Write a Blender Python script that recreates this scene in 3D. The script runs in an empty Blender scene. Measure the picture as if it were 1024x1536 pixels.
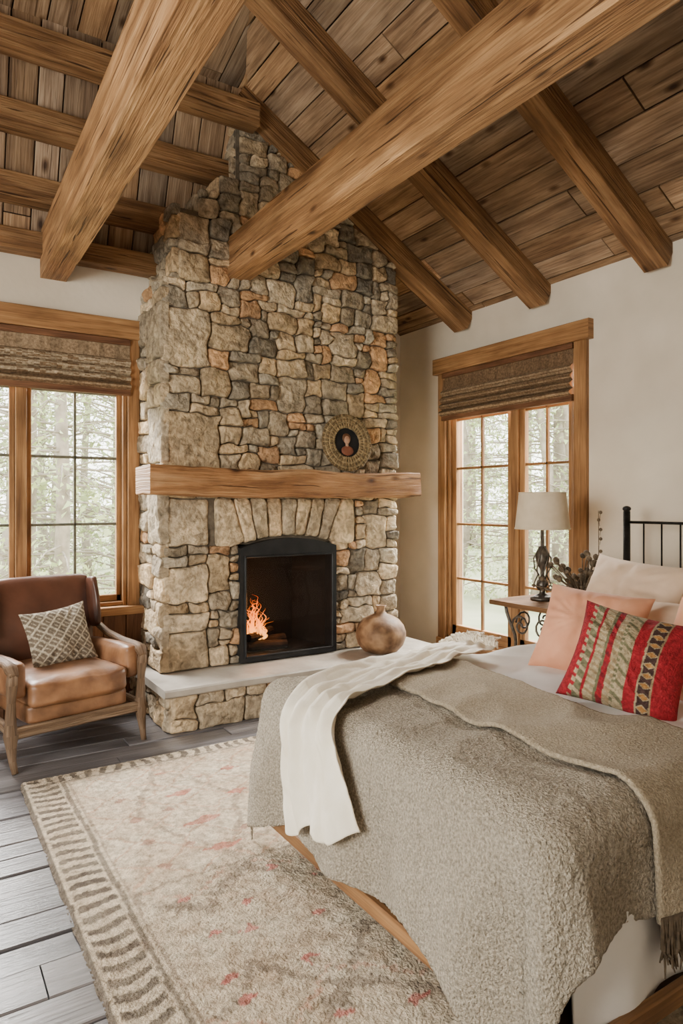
import bpy, math, random
from mathutils import Vector, Matrix, noise
random.seed(11)
V=Vector
scene=bpy.context.scene
COL=scene.collection

# ------------------------------------------------------------------ helpers
class MB:
    def __init__(s): s.v=[];s.f=[];s.uv=[];s.c=[];s.m=[]
    def vert(s,p): s.v.append(tuple(p)); return len(s.v)-1
    def face(s,idx,uv=None,col=(1,1,1),m=0):
        s.f.append(tuple(idx)); s.uv.append(uv); s.c.append(col); s.m.append(m)
    def build(s,name,mats,parent=None,smooth=False,loc=None,rot=None):
        me=bpy.data.meshes.new(name); me.from_pydata(s.v,[],s.f)
        me.uv_layers.new(name="UVMap"); me.color_attributes.new("Col",'FLOAT_COLOR','CORNER')
        uvs=[];cs=[]
        for f,uv,c in zip(s.f,s.uv,s.c):
            n=len(f)
            if uv is None: uvs+= [0.0,0.0]*n
            else:
                for a in uv: uvs+=[a[0],a[1]]
            cs+=[c[0],c[1],c[2],1.0]*n
        me.uv_layers["UVMap"].data.foreach_set('uv',uvs); me.color_attributes["Col"].data.foreach_set('color',cs)
        if not isinstance(mats,(list,tuple)): mats=[mats]
        for m in mats: me.materials.append(m)
        me.polygons.foreach_set('material_index',s.m)
        me.polygons.foreach_set('use_smooth',[smooth]*len(s.f))
        me.update()
        return place(name,me,parent,loc,rot)
def place(name,data,parent=None,loc=None,rot=None):
    o=bpy.data.objects.new(name,data); COL.objects.link(o)
    if parent: o.parent=parent
    if loc is not None: o.location=loc
    if rot is not None: o.rotation_euler=rot
    return o
def tag(o,label=None,cat=None,group=None,kind=None):
    if label: o["label"]=label
    if cat: o["category"]=cat
    if group: o["group"]=group
    if kind: o["kind"]=kind
    return o
def thing(name,label,cat,loc=(0,0,0),rot=(0,0,0),**k):
    o=place(name,None,None,loc,rot); o.empty_display_size=.1
    return tag(o,label,cat,**k)

def beam(mb,p0,p1,w,h,up=(0,0,1),ch=.006,nseg=1,jit=0,col=(1,1,1),m=0,sub=1):
    p0=V(p0);p1=V(p1);d=(p1-p0);L=d.length;d=d/L
    side=d.cross(V(up)).normalized(); u=side.cross(d).normalized()
    base=[(-w/2,-h/2+ch),(-w/2,h/2-ch),(-w/2+ch,h/2),(w/2-ch,h/2),(w/2,h/2-ch),(w/2,-h/2+ch),(w/2-ch,-h/2),(-w/2+ch,-h/2)]
    pts=[]
    for i in range(8):
        a=base[i];b=base[(i+1)%8]; k=sub if i%2==0 else 1
        for q in range(k): pts.append((a[0]+(b[0]-a[0])*q/k,a[1]+(b[1]-a[1])*q/k))
    n=len(pts)
    off=random.random()*20; offv=random.random()*9
    per=[0]
    for i in range(n):
        a=pts[i];b=pts[(i+1)%n]; per.append(per[-1]+math.hypot(a[0]-b[0],a[1]-b[1]))
    rings=[]
    for k in range(nseg+1):
        t=k/nseg; c=p0+d*L*t; r=[]
        for i,(a,b) in enumerate(pts):
            p=c+side*a+u*b
            if jit:
                nn=noise.noise_vector(p*1.7+V((off,0,0)))*jit+noise.noise_vector(p*8)*jit*.30
                nn=nn-d*nn.dot(d)
                p=p+nn
            r.append(mb.vert(p))
        rings.append(r)
    for k in range(nseg):
        u0=off+L*k/nseg;u1=off+L*(k+1)/nseg
        for i in range(n):
            j=(i+1)%n
            mb.face([rings[k][i],rings[k][j],rings[k+1][j],rings[k+1][i]],
                    [(u0,offv+per[i]),(u0,offv+per[i+1]),(u1,offv+per[i+1]),(u1,offv+per[i])],col,m)
    for r,rev in((rings[0],True),(rings[-1],False)):
        q=[(off+pts[i][0]*.3,offv+pts[i][1]) for i in range(n)]
        idx=list(r)
        if rev: mb.face(idx[::-1],q[::-1],col,m)
        else: mb.face(idx,q,col,m)
def abox(mb,x0,x1,y0,y1,z0,z1,ax='x',col=(1,1,1),m=0,ch=.004):
    cx,cy,cz=(x0+x1)/2,(y0+y1)/2,(z0+z1)/2
    if ax=='x': beam(mb,(x0,cy,cz),(x1,cy,cz),y1-y0,z1-z0,(0,0,1),ch,col=col,m=m)
    elif ax=='y': beam(mb,(cx,y0,cz),(cx,y1,cz),x1-x0,z1-z0,(0,0,1),ch,col=col,m=m)
    else: beam(mb,(cx,cy,z0),(cx,cy,z1),x1-x0,y1-y0,(0,1,0),ch,col=col,m=m)

def tube(mb,pts,rad,n=8,col=(1,1,1),m=0,cap=True,flat=1.0):
    pts=[V(p) for p in pts]
    if not hasattr(rad,'__len__'): rad=[rad]*len(pts)
    d0=(pts[1]-pts[0]).normalized(); ref=V((0,0,1)) if abs(d0.z)<.9 else V((1,0,0))
    s=d0.cross(ref).normalized(); rings=[]; L=0; Ls=[]
    for i,p in enumerate(pts):
        if i==0: d=d0
        elif i==len(pts)-1: d=(pts[i]-pts[i-1]).normalized()
        else: d=(pts[i+1]-pts[i-1]).normalized()
        s=(s-d*s.dot(d)).normalized(); t=d.cross(s)
        if i: L+=(pts[i]-pts[i-1]).length
        Ls.append(L)
        rings.append([mb.vert(p+(s*math.cos(2*math.pi*k/n)+t*flat*math.sin(2*math.pi*k/n))*rad[i]) for k in range(n)])
    for i in range(len(pts)-1):
        for k in range(n):
            j=(k+1)%n; w=2*math.pi*max(rad[i],.01)
            mb.face([rings[i][k],rings[i][j],rings[i+1][j],rings[i+1][k]],[(Ls[i],w*k/n),(Ls[i],w*(k+1)/n),(Ls[i+1],w*(k+1)/n),(Ls[i+1],w*k/n)],col,m)
    if cap:
        mb.face(rings[0][::-1],[(0,0)]*n,col,m); mb.face(rings[-1],[(0,0)]*n,col,m)
def lathe(mb,prof,n=32,c=(0,0,0),col=(1,1,1),m=0,close=False,nz=0):
    rings=[]
    for r,z in prof:
        ring=[]
        for k in range(n):
            a=2*math.pi*k/n; p=V((r*math.cos(a),r*math.sin(a),z))
            if nz: p=p*(1+nz*noise.noise(p*7))
            ring.append(mb.vert(V(c)+p))
        rings.append(ring)
    for i in range(len(prof)-1):
        for k in range(n):
            j=(k+1)%n
            mb.face([rings[i][k],rings[i][j],rings[i+1][j],rings[i+1][k]],[(k/n,prof[i][1]),((k+1)/n,prof[i][1]),((k+1)/n,prof[i+1][1]),(k/n,prof[i+1][1])],col,m)
    if close:
        mb.face(rings[0][::-1],None,col,m); mb.face(rings[-1],None,col,m)
def cushion(mb,half,r,puff=(0,0,0),n=14,M=Matrix.Identity(4),col=(1,1,1),m=0,wr=0,seed=0):
    hx,hy,hz=half; half=V(half); inn=V((max(hx-r,0),max(hy-r,0),max(hz-r,0)))
    cache={}
    def vt(a,b,c):
        key=(round(a,4),round(b,4),round(c,4))
        if key in cache: return cache[key]
        p=V((a*hx,b*hy,c*hz)); q=V([max(-inn[i],min(inn[i],p[i])) for i in range(3)])
        dd=p-q; 
        if dd.length>1e-9: pos=q+dd.normalized()*r
        else: pos=p.copy()
        f=[(1-b*b)*(1-c*c),(1-a*a)*(1-c*c),(1-a*a)*(1-b*b)]
        s=[a,b,c]
        for i in range(3): pos[i]+=s[i]*puff[i]*f[i]
        if wr: pos+=noise.noise_vector(pos*11+V((seed,seed,0)))*wr
        cache[key]=mb.vert(M@pos); return cache[key]
    g=[-1+2*i/n for i in range(n+1)]
    for i in range(n):
        for j in range(n):
            a,b,c,d=g[i],g[i+1],g[j],g[j+1]
            for F in (lambda s,t:(s,t,1),lambda s,t:(t,s,-1),lambda s,t:(1,s,t),lambda s,t:(-1,t,s),lambda s,t:(t,1,s),lambda s,t:(s,-1,t)):
                mb.face([vt(*F(a,c)),vt(*F(b,c)),vt(*F(b,d)),vt(*F(a,d))],[(a,c),(b,c),(b,d),(a,d)],col,m)
def sphere(mb,c,r,n=10,col=(1,1,1),m=0,sc=(1,1,1),nz=0):
    rings=[]
    for i in range(1,n):
        th=math.pi*i/n; ring=[]
        for k in range(n*2):
            a=math.pi*k/n; p=V((math.sin(th)*math.cos(a)*sc[0],math.sin(th)*math.sin(a)*sc[1],-math.cos(th)*sc[2]))*r
            if nz: p=p*(1+nz*noise.noise(p*20+V(c)))
            ring.append(mb.vert(V(c)+p))
        rings.append(ring)
    b=mb.vert(V(c)-V((0,0,r*sc[2]))); t=mb.vert(V(c)+V((0,0,r*sc[2]))); N=n*2
    for i in range(len(rings)-1):
        for k in range(N):
            j=(k+1)%N; mb.face([rings[i][k],rings[i][j],rings[i+1][j],rings[i+1][k]],None,col,m)
    for k in range(N):
        j=(k+1)%N; mb.face([b,rings[0][j],rings[0][k]],None,col,m); mb.face([t,rings[-1][k],rings[-1][j]],None,col,m)

def grid_mesh(name,nx,ny,fn,mats,colfn=None,parent=None,smooth=True,loc=None,rot=None):
    vs=[];cols=[];uv=[]
    for j in range(ny+1):
        for i in range(nx+1):
            s,t=i/nx,j/ny
            vs.append(tuple(fn(s,t)))
            c=colfn(s,t) if colfn else (1,1,1)
            cols+=[c[0],c[1],c[2],1.0]; uv.append((s,t))
    fs=[(j*(nx+1)+i,j*(nx+1)+i+1,(j+1)*(nx+1)+i+1,(j+1)*(nx+1)+i) for j in range(ny) for i in range(nx)]
    me=bpy.data.meshes.new(name); me.from_pydata(vs,[],fs)
    me.uv_layers.new(name="UVMap"); me.color_attributes.new("Col",'FLOAT_COLOR','POINT'); u=[]
    for f in fs:
        for k in f: u+=[uv[k][0],uv[k][1]]
    me.uv_layers["UVMap"].data.foreach_set('uv',u)
    me.color_attributes["Col"].data.foreach_set('color',cols)
    for m in (mats if isinstance(mats,(list,tuple)) else [mats]): me.materials.append(m)
    me.polygons.foreach_set('use_smooth',[smooth]*len(fs)); me.update()
    return place(name,me,parent,loc,rot)

# ------------------------------------------------------------------ materials
def nm(name):
    m=bpy.data.materials.new(name); m.use_nodes=True; nt=m.node_tree
    return m,nt,nt.nodes['Principled BSDF']
def N(nt,t,**k):
    n=nt.nodes.new(t)
    for a,b in k.items(): setattr(n,a,b)
    return n
def ramp(nt,stops):
    r=N(nt,'ShaderNodeValToRGB'); e=r.color_ramp.elements
    while len(e)<len(stops): e.new(.5)
    for i,(p,c) in enumerate(stops): e[i].position=p; e[i].color=(c[0],c[1],c[2],1)
    return r
def mul(nt,a,b,fac=1.0,mode='MULTIPLY'):
    x=N(nt,'ShaderNodeMix',data_type='RGBA',blend_type=mode); x.inputs[0].default_value=fac
    nt.links.new(a,x.inputs[6]); nt.links.new(b,x.inputs[7]); return x.outputs[2]
def wood(name,dark,mid,light,su=1.3,sv=16,rough=.6,bump=.35,knots=True,spec=.3,cracks=0,bd=.01):
    m,nt,b=nm(name); L=nt.links.new
    tc=N(nt,'ShaderNodeTexCoord')
    def mapped(a,c,scale,detail,rgh=.5,dist=0):
        mp=N(nt,'ShaderNodeMapping'); mp.inputs['Scale'].default_value=(a,c,1); L(tc.outputs['UV'],mp.inputs[0])
        n=N(nt,'ShaderNodeTexNoise'); n.inputs['Scale'].default_value=scale; n.inputs['Detail'].default_value=detail; n.inputs['Roughness'].default_value=rgh; n.inputs['Distortion'].default_value=dist; L(mp.outputs[0],n.inputs[0]); return n
    n1=mapped(su,sv,1.6,7,.62,.6)
    r=ramp(nt,[(.3,dark),(.5,mid),(.7,light)]); L(n1.outputs[0],r.inputs[0])
    n2=mapped(su*2.5,sv*4,2,4)
    r2=ramp(nt,[(.3,(.70,.67,.64)),(.65,(1.1,1.1,1.1))]); L(n2.outputs[0],r2.inputs[0])
    c=mul(nt,r.outputs[0],r2.outputs[0])
    n3=mapped(1.1,2.2,2.2,3)
    r3=ramp(nt,[(.3,(.62,.58,.54)),(.7,(1.22,1.19,1.15))]); L(n3.outputs[0],r3.inputs[0]); c=mul(nt,c,r3.outputs[0])
    if knots:
        mp4=N(nt,'ShaderNodeMapping'); mp4.inputs['Scale'].default_value=(2.2,5.0,1); L(tc.outputs['UV'],mp4.inputs[0])
        vo=N(nt,'ShaderNodeTexVoronoi'); vo.inputs['Scale'].default_value=1.1; L(mp4.outputs[0],vo.inputs[0])
        r4=ramp(nt,[(.04,(.13,.08,.055)),(.08,(.42,.35,.29)),(.15,(1,1,1))]); L(vo.outputs[0],r4.inputs[0]); c=mul(nt,c,r4.outputs[0])
    ad=N(nt,'ShaderNodeMath',operation='ADD'); L(n1.outputs[0],ad.inputs[0]); L(n2.outputs[0],ad.inputs[1]); hsrc=ad.outputs[0]
    if cracks:
        n5=mapped(.55,sv*1.6,2.6,3,.5,.3)
        r5=ramp(nt,[(.34,(.15,.10,.075)),(.365,(1,1,1))]); L(n5.outputs[0],r5.inputs[0]); c=mul(nt,c,r5.outputs[0],cracks)
        a2=N(nt,'ShaderNodeMath',operation='ADD'); L(hsrc,a2.inputs[0]); L(r5.outputs[0],a2.inputs[1]); hsrc=a2.outputs[0]
    at=N(nt,'ShaderNodeAttribute',attribute_name='Col'); c=mul(nt,c,at.outputs[0])
    L(c,b.inputs['Base Color']); b.inputs['Roughness'].default_value=rough; b.inputs['Specular IOR Level'].default_value=spec
    bp=N(nt,'ShaderNodeBump'); bp.inputs['Strength'].default_value=bump; bp.inputs['Distance'].default_value=bd
    L(hsrc,bp.inputs['Height']); L(bp.outputs[0],b.inputs['Normal'])
    return m
def tex(name,c1,c2,scale=8,detail=5,rough=.7,bump=.2,bscale=40,bdist=.01,metal=0,usecol=True,spec=.3,sheen=0,dist=0,lo=.32,hi=.68,big=None):
    m,nt,b=nm(name); L=nt.links.new
    tc=N(nt,'ShaderNodeTexCoord')
    n1=N(nt,'ShaderNodeTexNoise'); n1.inputs['Scale'].default_value=scale; n1.inputs['Detail'].default_value=detail; n1.inputs['Distortion'].default_value=dist; L(tc.outputs['Object'],n1.inputs[0])
    r=ramp(nt,[(lo,c1),(hi,c2)]); L(n1.outputs[0],r.inputs[0]); c=r.outputs[0]
    if big:
        n3=N(nt,'ShaderNodeTexNoise'); n3.inputs['Scale'].default_value=big[0]; n3.inputs['Detail'].default_value=3; L(tc.outputs['Object'],n3.inputs[0])
        r3=ramp(nt,[(.35,big[1]),(.65,big[2])]); L(n3.outputs[0],r3.inputs[0]); c=mul(nt,c,r3.outputs[0])
    if usecol:
        at=N(nt,'ShaderNodeAttribute',attribute_name='Col'); c=mul(nt,c,at.outputs[0])
    L(c,b.inputs['Base Color']); b.inputs['Roughness'].default_value=rough; b.inputs['Metallic'].default_value=metal; b.inputs['Specular IOR Level'].default_value=spec
    if sheen: b.inputs['Sheen Weight'].default_value=sheen
    if bump:
        n2=N(nt,'ShaderNodeTexNoise'); n2.inputs['Scale'].default_value=bscale; n2.inputs['Detail'].default_value=6
        L(tc.outputs['Object'],n2.inputs[0])
        bp=N(nt,'ShaderNodeBump'); bp.inputs['Strength'].default_value=bump; bp.inputs['Distance'].default_value=bdist; L(n2.outputs[0],bp.inputs['Height']); L(bp.outputs[0],b.inputs['Normal'])
    return m

M_beam=wood('timber_beam',(.155,.075,.032),(.33,.18,.08),(.49,.30,.15),su=.7,sv=11,bump=.7,cracks=.9,bd=.014)
M_trim=wood('trim_wood',(.18,.088,.037),(.33,.175,.075),(.45,.26,.115),su=.8,sv=18,bump=.15,knots=False,rough=.5)
M_table=wood('table_wood',(.11,.06,.03),(.20,.11,.055),(.28,.165,.085),su=.8,sv=18,bump=.3,rough=.85,spec=.1)
M_board=wood('ceiling_board',(.17,.10,.056),(.34,.225,.137),(.48,.345,.225),su=.8,sv=11,bump=.5,cracks=.55)
M_floor=wood('floor_board',(.07,.066,.07),(.14,.134,.142),(.225,.218,.23),su=.9,sv=12,bump=.25,rough=.30,spec=.6,knots=False)
M_mantel=wood('mantel_wood',(.18,.078,.032),(.42,.215,.092),(.60,.375,.20),su=.9,sv=10,bump=.9,cracks=.8,bd=.016)
M_dark=wood('dark_wood',(.09,.04,.02),(.155,.072,.036),(.21,.105,.053),sv=16,bump=.2)
M_chairwood=wood('weathered_wood',(.08,.048,.026),(.19,.122,.072),(.33,.24,.16),sv=20,bump=.6)
M_plaster=tex('plaster',(.58,.51,.41),(.72,.65,.545),scale=1.5,detail=7,rough=.9,bump=.35,bscale=9,bdist=.014,big=(.8,(.88,.86,.84),(1.04,1.03,1.02)))
M_stone=tex('field_stone',(.50,.465,.42),(1.38,1.32,1.22),scale=19,detail=10,rough=.88,bump=1.0,bscale=30,bdist=.026,dist=.8,lo=.3,hi=.66,big=(6,(.78,.765,.75),(1.18,1.14,1.08)))
M_mortar=tex('mortar',(.085,.068,.05),(.17,.138,.10),scale=20,rough=.95,bump=.6,bscale=50)
M_slab=tex('hearth_slab',(.30,.27,.23),(.45,.41,.355),scale=6,detail=8,rough=.5,bump=.3,bscale=22,big=(2,(.82,.80,.78),(1.06,1.05,1.04)))
M_iron=tex('black_iron',(.012,.011,.01),(.03,.028,.026),scale=20,rough=.45,bump=.15,bscale=60,metal=.6)
M_insert=tex('black_steel',(.008,.009,.01),(.018,.019,.021),scale=10,rough=.4,bump=.05)
M_soot=tex('soot_brick',(.006,.005,.004),(.011,.008,.006),scale=5,rough=.95,bump=.1)
M_leather_tan=tex('tan_leather',(.15,.066,.029),(.31,.15,.068),scale=9,rough=.42,bump=.4,bscale=45,bdist=.005,spec=.5,big=(4,(.72,.69,.66),(1.15,1.15,1.15)))
M_leather_dark=tex('brown_leather',(.055,.021,.013),(.125,.05,.029),scale=5,rough=.35,bump=.2,bscale=45,bdist=.004,spec=.5)
M_boucle=tex('boucle_wool',(.29,.24,.17),(.62,.53,.405),scale=130,detail=3,rough=.95,bump=1.0,bscale=135,bdist=.028,sheen=.1)
M_throw=tex('tan_wool',(.25,.195,.125),(.43,.35,.24),scale=130,detail=3,rough=.95,bump=.9,bscale=150,bdist=.012,sheen=.1)
M_fringe=tex('brown_fringe',(.06,.042,.027),(.13,.095,.06),scale=60,rough=.95,bump=.2)
M_white=tex('white_linen',(.78,.76,.74),(.86,.845,.825),scale=5,rough=.85,bump=.25,bscale=28,bdist=.006)
M_cream=tex('cream_knit',(.74,.655,.51),(.84,.765,.635),scale=9,rough=.65,bump=.3,bscale=60,bdist=.004,sheen=.1)
M_peach=tex('peach_linen',(.60,.26,.145),(.72,.36,.215),scale=6,rough=.85,bump=.3,bscale=90,bdist=.003,sheen=.1)
M_beigep=tex('beige_linen',(.58,.42,.29),(.70,.53,.385),scale=6,rough=.85,bump=.3,bscale=90,bdist=.003,sheen=.1)
M_woven=tex('woven_pattern',(.6,.6,.6),(1.15,1.15,1.15),scale=70,rough=.9,bump=.9,bscale=150,bdist=.008)
M_rug=tex('rug_pile',(.60,.58,.55),(1.18,1.17,1.15),scale=45,detail=6,rough=.97,bump=1.0,bscale=110,bdist=.014)
M_clay=tex('clay_pot',(.12,.06,.028),(.38,.235,.13),scale=10,detail=9,rough=.6,bump=.3,bscale=26,big=(5,(.65,.6,.55),(1.12,1.1,1.08)))
M_shade=tex('lamp_linen',(.58,.48,.34),(.64,.54,.40),scale=20,rough=.9,bump=.1)
M_pewter=tex('aged_metal',(.05,.042,.035),(.16,.14,.12),scale=30,rough=.42,metal=.7,bump=.3)
M_wicker=tex('wicker',(.14,.10,.05),(.38,.28,.15),scale=40,rough=.7,bump=.7,bscale=90)
M_blind=tex('woven_blind',(.5,.45,.4),(1.1,1.05,1.0),scale=60,rough=.85,bump=.6,bscale=110)
M_dried=tex('dried_stem',(.06,.042,.028),(.17,.125,.08),scale=30,rough=.9,bump=.3)
M_bark=tex('bark',(.18,.155,.12),(.36,.31,.25),scale=5,rough=.95,bump=.5)
M_leaf=tex('conifer_needles',(.26,.33,.14),(.52,.57,.32),scale=1.2,rough=.9,bump=0)
M_ground=tex('forest_floor',(.22,.26,.13),(.42,.43,.27),scale=.7,rough=1,bump=0)
M_skin=tex('painted_figure',(.30,.16,.10),(.45,.26,.17),scale=30,rough=.6,bump=.1)
M_log=tex('charred_log',(.015,.011,.008),(.07,.042,.026),scale=14,rough=.9,bump=.6)
M_muntin=tex('dark_green_muntin',(.07,.07,.05),(.14,.13,.09),scale=20,rough=.5,bump=.1)
m,nt,b=nm('window_glass'); b.inputs['Base Color'].default_value=(1,1,1,1); b.inputs['Roughness'].default_value=0; b.inputs['Alpha'].default_value=.06; b.inputs['Specular IOR Level'].default_value=.5; M_glass=m
m,nt,b=nm('fire_glass'); b.inputs['Base Color'].default_value=(.01,.01,.01,1); b.inputs['Roughness'].default_value=.03; b.inputs['Alpha'].default_value=.3; M_fglass=m
m,nt,b=nm('flame'); tc=N(nt,'ShaderNodeTexCoord'); sx=N(nt,'ShaderNodeSeparateXYZ'); nt.links.new(tc.outputs['Generated'],sx.inputs[0])
r=ramp(nt,[(0,(1,.42,.08)),(.35,(1,.21,.015)),(1,(.45,.035,.002))]); nt.links.new(sx.outputs[2],r.inputs[0]); nt.links.new(r.outputs[0],b.inputs['Emission Color']); b.inputs['Emission Strength'].default_value=6; b.inputs['Base Color'].default_value=(0,0,0,1); b.inputs['Specular IOR Level'].default_value=0
lw=N(nt,'ShaderNodeLayerWeight'); lw.inputs[0].default_value=.5; iv=N(nt,'ShaderNodeMath',operation='SUBTRACT'); iv.inputs[0].default_value=.6; iv.use_clamp=True; nt.links.new(lw.outputs['Facing'],iv.inputs[1]); nt.links.new(iv.outputs[0],b.inputs['Alpha']); M_flame=m

# ------------------------------------------------------------------ room shell
W=4.2; YB=5.05; YN=5.5; ZE=3.16; S=.59
def rbd(mb,x0,x1,y0,y1,z0,z1):
    abox(mb,x0,x1,y0,y1,z0,z1,'x',ch=.0005)
BW=(-.08,1.335,.70,2.66)
mb=MB()
rbd(mb,-2.6,BW[0],YB,YB+.2,0,3.22); rbd(mb,BW[1],1.7,YB,YB+.2,0,3.22); rbd(mb,BW[0],BW[1],YB,YB+.2,0,BW[2]); rbd(mb,BW[0],BW[1],YB,YB+.2,BW[3],3.22)
def prism(g,y0,y1):
    a=[mb.vert((x,y0,z)) for x,z in g]; c=[mb.vert((x,y1,z)) for x,z in g]; n=len(g)
    mb.face(a); mb.face(c[::-1])
    for i in range(n): mb.face([a[i],c[i],c[(i+1)%n],a[(i+1)%n]])
prism([(1.7,0),(3.2,0),(3.2,3.17+S*1.0),(1.7,3.17+S*2.5+.02)],YB,YB+.2)
prism([(3.0,0),(4.4,0),(4.4,3.08),(4.2,3.17),(3.0,3.17+S*1.2)],YN,YN+.2)
prism([(3.0,0),(3.2,0),(3.2,3.17+S*1.0),(3.0,3.17+S*1.2)],YB+.2,YN)
o=mb.build('wall_back',M_plaster); tag(o,kind='structure')
RW=(3.34,4.78,.20,2.66)
mb=MB()
def rby(x0,x1,y0,y1,z0,z1): abox(mb,x0,x1,y0,y1,z0,z1,'y',ch=.0005)
rby(W,W+.2,-1.6,RW[0],0,3.2); rby(W,W+.2,RW[1],YN,0,3.2); rby(W,W+.2,RW[0],RW[1],0,RW[2]); rby(W,W+.2,RW[0],RW[1],RW[3],3.2)
o=mb.build('wall_right',M_plaster); tag(o,kind='structure')
mb=MB()
rby(-2.8,-2.6,-1.6,.2,0,6); rby(-2.8,-2.6,3.2,YB,0,6); rby(-2.8,-2.6,.2,3.2,0,.6); rby(-2.8,-2.6,.2,3.2,2.5,6)
o=mb.build('wall_left',M_plaster); tag(o,kind='structure')
mb=MB()
rbd(mb,-2.8,4.4,-1.8,-1.6,0,6)
o=mb.build('wall_front',M_plaster); tag(o,kind='structure')

def boards(mb,O,A,C,La,Lc,w,th,cols,lmin=1.3,lmax=2.6,gap=.004,hue=.07):
    O=V(O);A=V(A).normalized();C=V(C).normalized();Nn=A.cross(C).normalized()
    c=0;
    while c<Lc:
        ww=w*random.uniform(.8,1.2); a=-random.random()*lmax
        while a<La:
            l=random.uniform(lmin,lmax); s=max(a,0); e=min(a+l,La)
            if e-s>.02:
                t=random.uniform(*cols); hh=random.uniform(-hue,hue); tint=(t*(1+hh),t,t*(1-hh*1.5))
                dz=random.uniform(-.004,.004)
                p0=O+A*(s+gap/2)+C*(c+ww/2)+Nn*dz; p1=O+A*(e-gap/2)+C*(c+ww/2)+Nn*dz
                beam(mb,p0,p1,ww-gap,th,Nn,.004,col=tint)
            a+=l
        c+=ww
mb=MB()
boards(mb,(-2.6,-1.6,-.012),(1,0,0),(0,1,0),6.8,7.1,.155,.024,(.74,1.28),gap=.005,hue=.03)
abox(mb,-2.6,W,-1.6,YN,-.1,-.03,'x',col=(.1,.1,.1))
o=mb.build('floor',M_floor); tag(o,kind='structure')

XH=2.047; ZH=3.16+S*(W-XH)
mb=MB(); t=.02
dC=V((1,0,-S)).normalized()
O=V((-.6,-1.6,3.16+S*(W+.6)))+V((0,0,.012)); boards(mb,O,(0,1,0),dC,7.15,(W+.65)*math.sqrt(1+S*S),.20,t,(.58,1.3),gap=.008,hue=.10)
dA=V((0,-1,.25)).normalized()
O=V((-2.6,4.52,ZH-.005+.012)); boards(mb,O,dA,(1,0,0),6.4,4.75,.18,t,(.58,1.3),gap=.008,hue=.10)
dA2=V((0,4.5-5.05,ZH-3.16)); LA=dA2.length
O=V((-2.6,5.06,3.14)); boards(mb,O,dA2,(1,0,0),LA+.03,4.75,.18,t,(.58,1.3),lmin=2,lmax=3,gap=.008,hue=.10)
def quad(p,col=(.08,.06,.05)):
    mb.face([mb.vert(q) for q in p],[(0,0)]*4,col)
u=.04
quad([(-.6,-1.7,3.16+S*(W+.6)+u),(W+.1,-1.7,3.16-S*.1+u),(W+.1,YN+.1,3.16-S*.1+u),(-.6,YN+.1,3.16+S*(W+.6)+u)])
quad([(-2.7,4.66,ZH+u-.03),(2.3,4.66,ZH+u-.03),(2.3,-1.7,ZH+.25*6.2+u),(-2.7,-1.7,ZH+.25*6.2+u)])
quad([(-2.7,5.12,3.07),(2.1,5.12,3.07),(2.1,4.45,ZH+.16),(-2.7,4.45,ZH+.16)])
o=mb.build('ceiling',M_board); tag(o,kind='structure')

def timber(name,p0,p1,w,h,label,group,nseg=24,jit=.008,up=(0,0,1),ch=.012,tint=1.0,cat='ceiling beam'):
    mb=MB(); p0=V(p0);p1=V(p1); c=(p0+p1)/2
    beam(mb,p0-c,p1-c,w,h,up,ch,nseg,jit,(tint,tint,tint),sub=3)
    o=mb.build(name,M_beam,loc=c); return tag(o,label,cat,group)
timber('tie_beam',(.829,YB+.02,3.165),(.62,-1.5,2.93),.17,.31,'massive honey-brown hewn timber tie beam over the armchair','tie beams',110,.005,ch=.003,tint=1.1)
timber('tie_beam.001',(1.995,4.56,3.215),(1.68,-1.5,2.95),.16,.295,'massive honey-brown hewn timber tie beam meeting the stone chimney','tie beams',110,.005,ch=.003,tint=1.1)
nrm=V((S,0,1)).normalized()
for i,y in enumerate((4.45,3.57,2.57,1.57,.57,-.43)):
    w=.17
    yc=y+w/2; xh=XH-.4237*(4.5-yc)-.05
    hh=.17
    p0=V((xh,yc,3.16+S*(W-xh)))-nrm*(hh/2); p1=V((W+.03,yc,3.16-S*.03))-nrm*(hh/2)
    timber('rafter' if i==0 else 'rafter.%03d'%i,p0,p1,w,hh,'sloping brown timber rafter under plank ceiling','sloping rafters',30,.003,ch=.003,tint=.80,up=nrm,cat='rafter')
for i,(y,z,x1) in enumerate(((4.42,4.21,2.08),(4.67,3.87,1.99),(4.85,3.50,1.56),(4.97,3.20,1.56))):
    timber('purlin' if i==0 else 'purlin.%03d'%i,(-2.6,y,z),(x1,y,z),.13,.165 if i<3 else .14,'horizontal brown timber purlin above the window wall','horizontal purlins',30,.003,ch=.003,tint=.74,cat='purlin')

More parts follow.
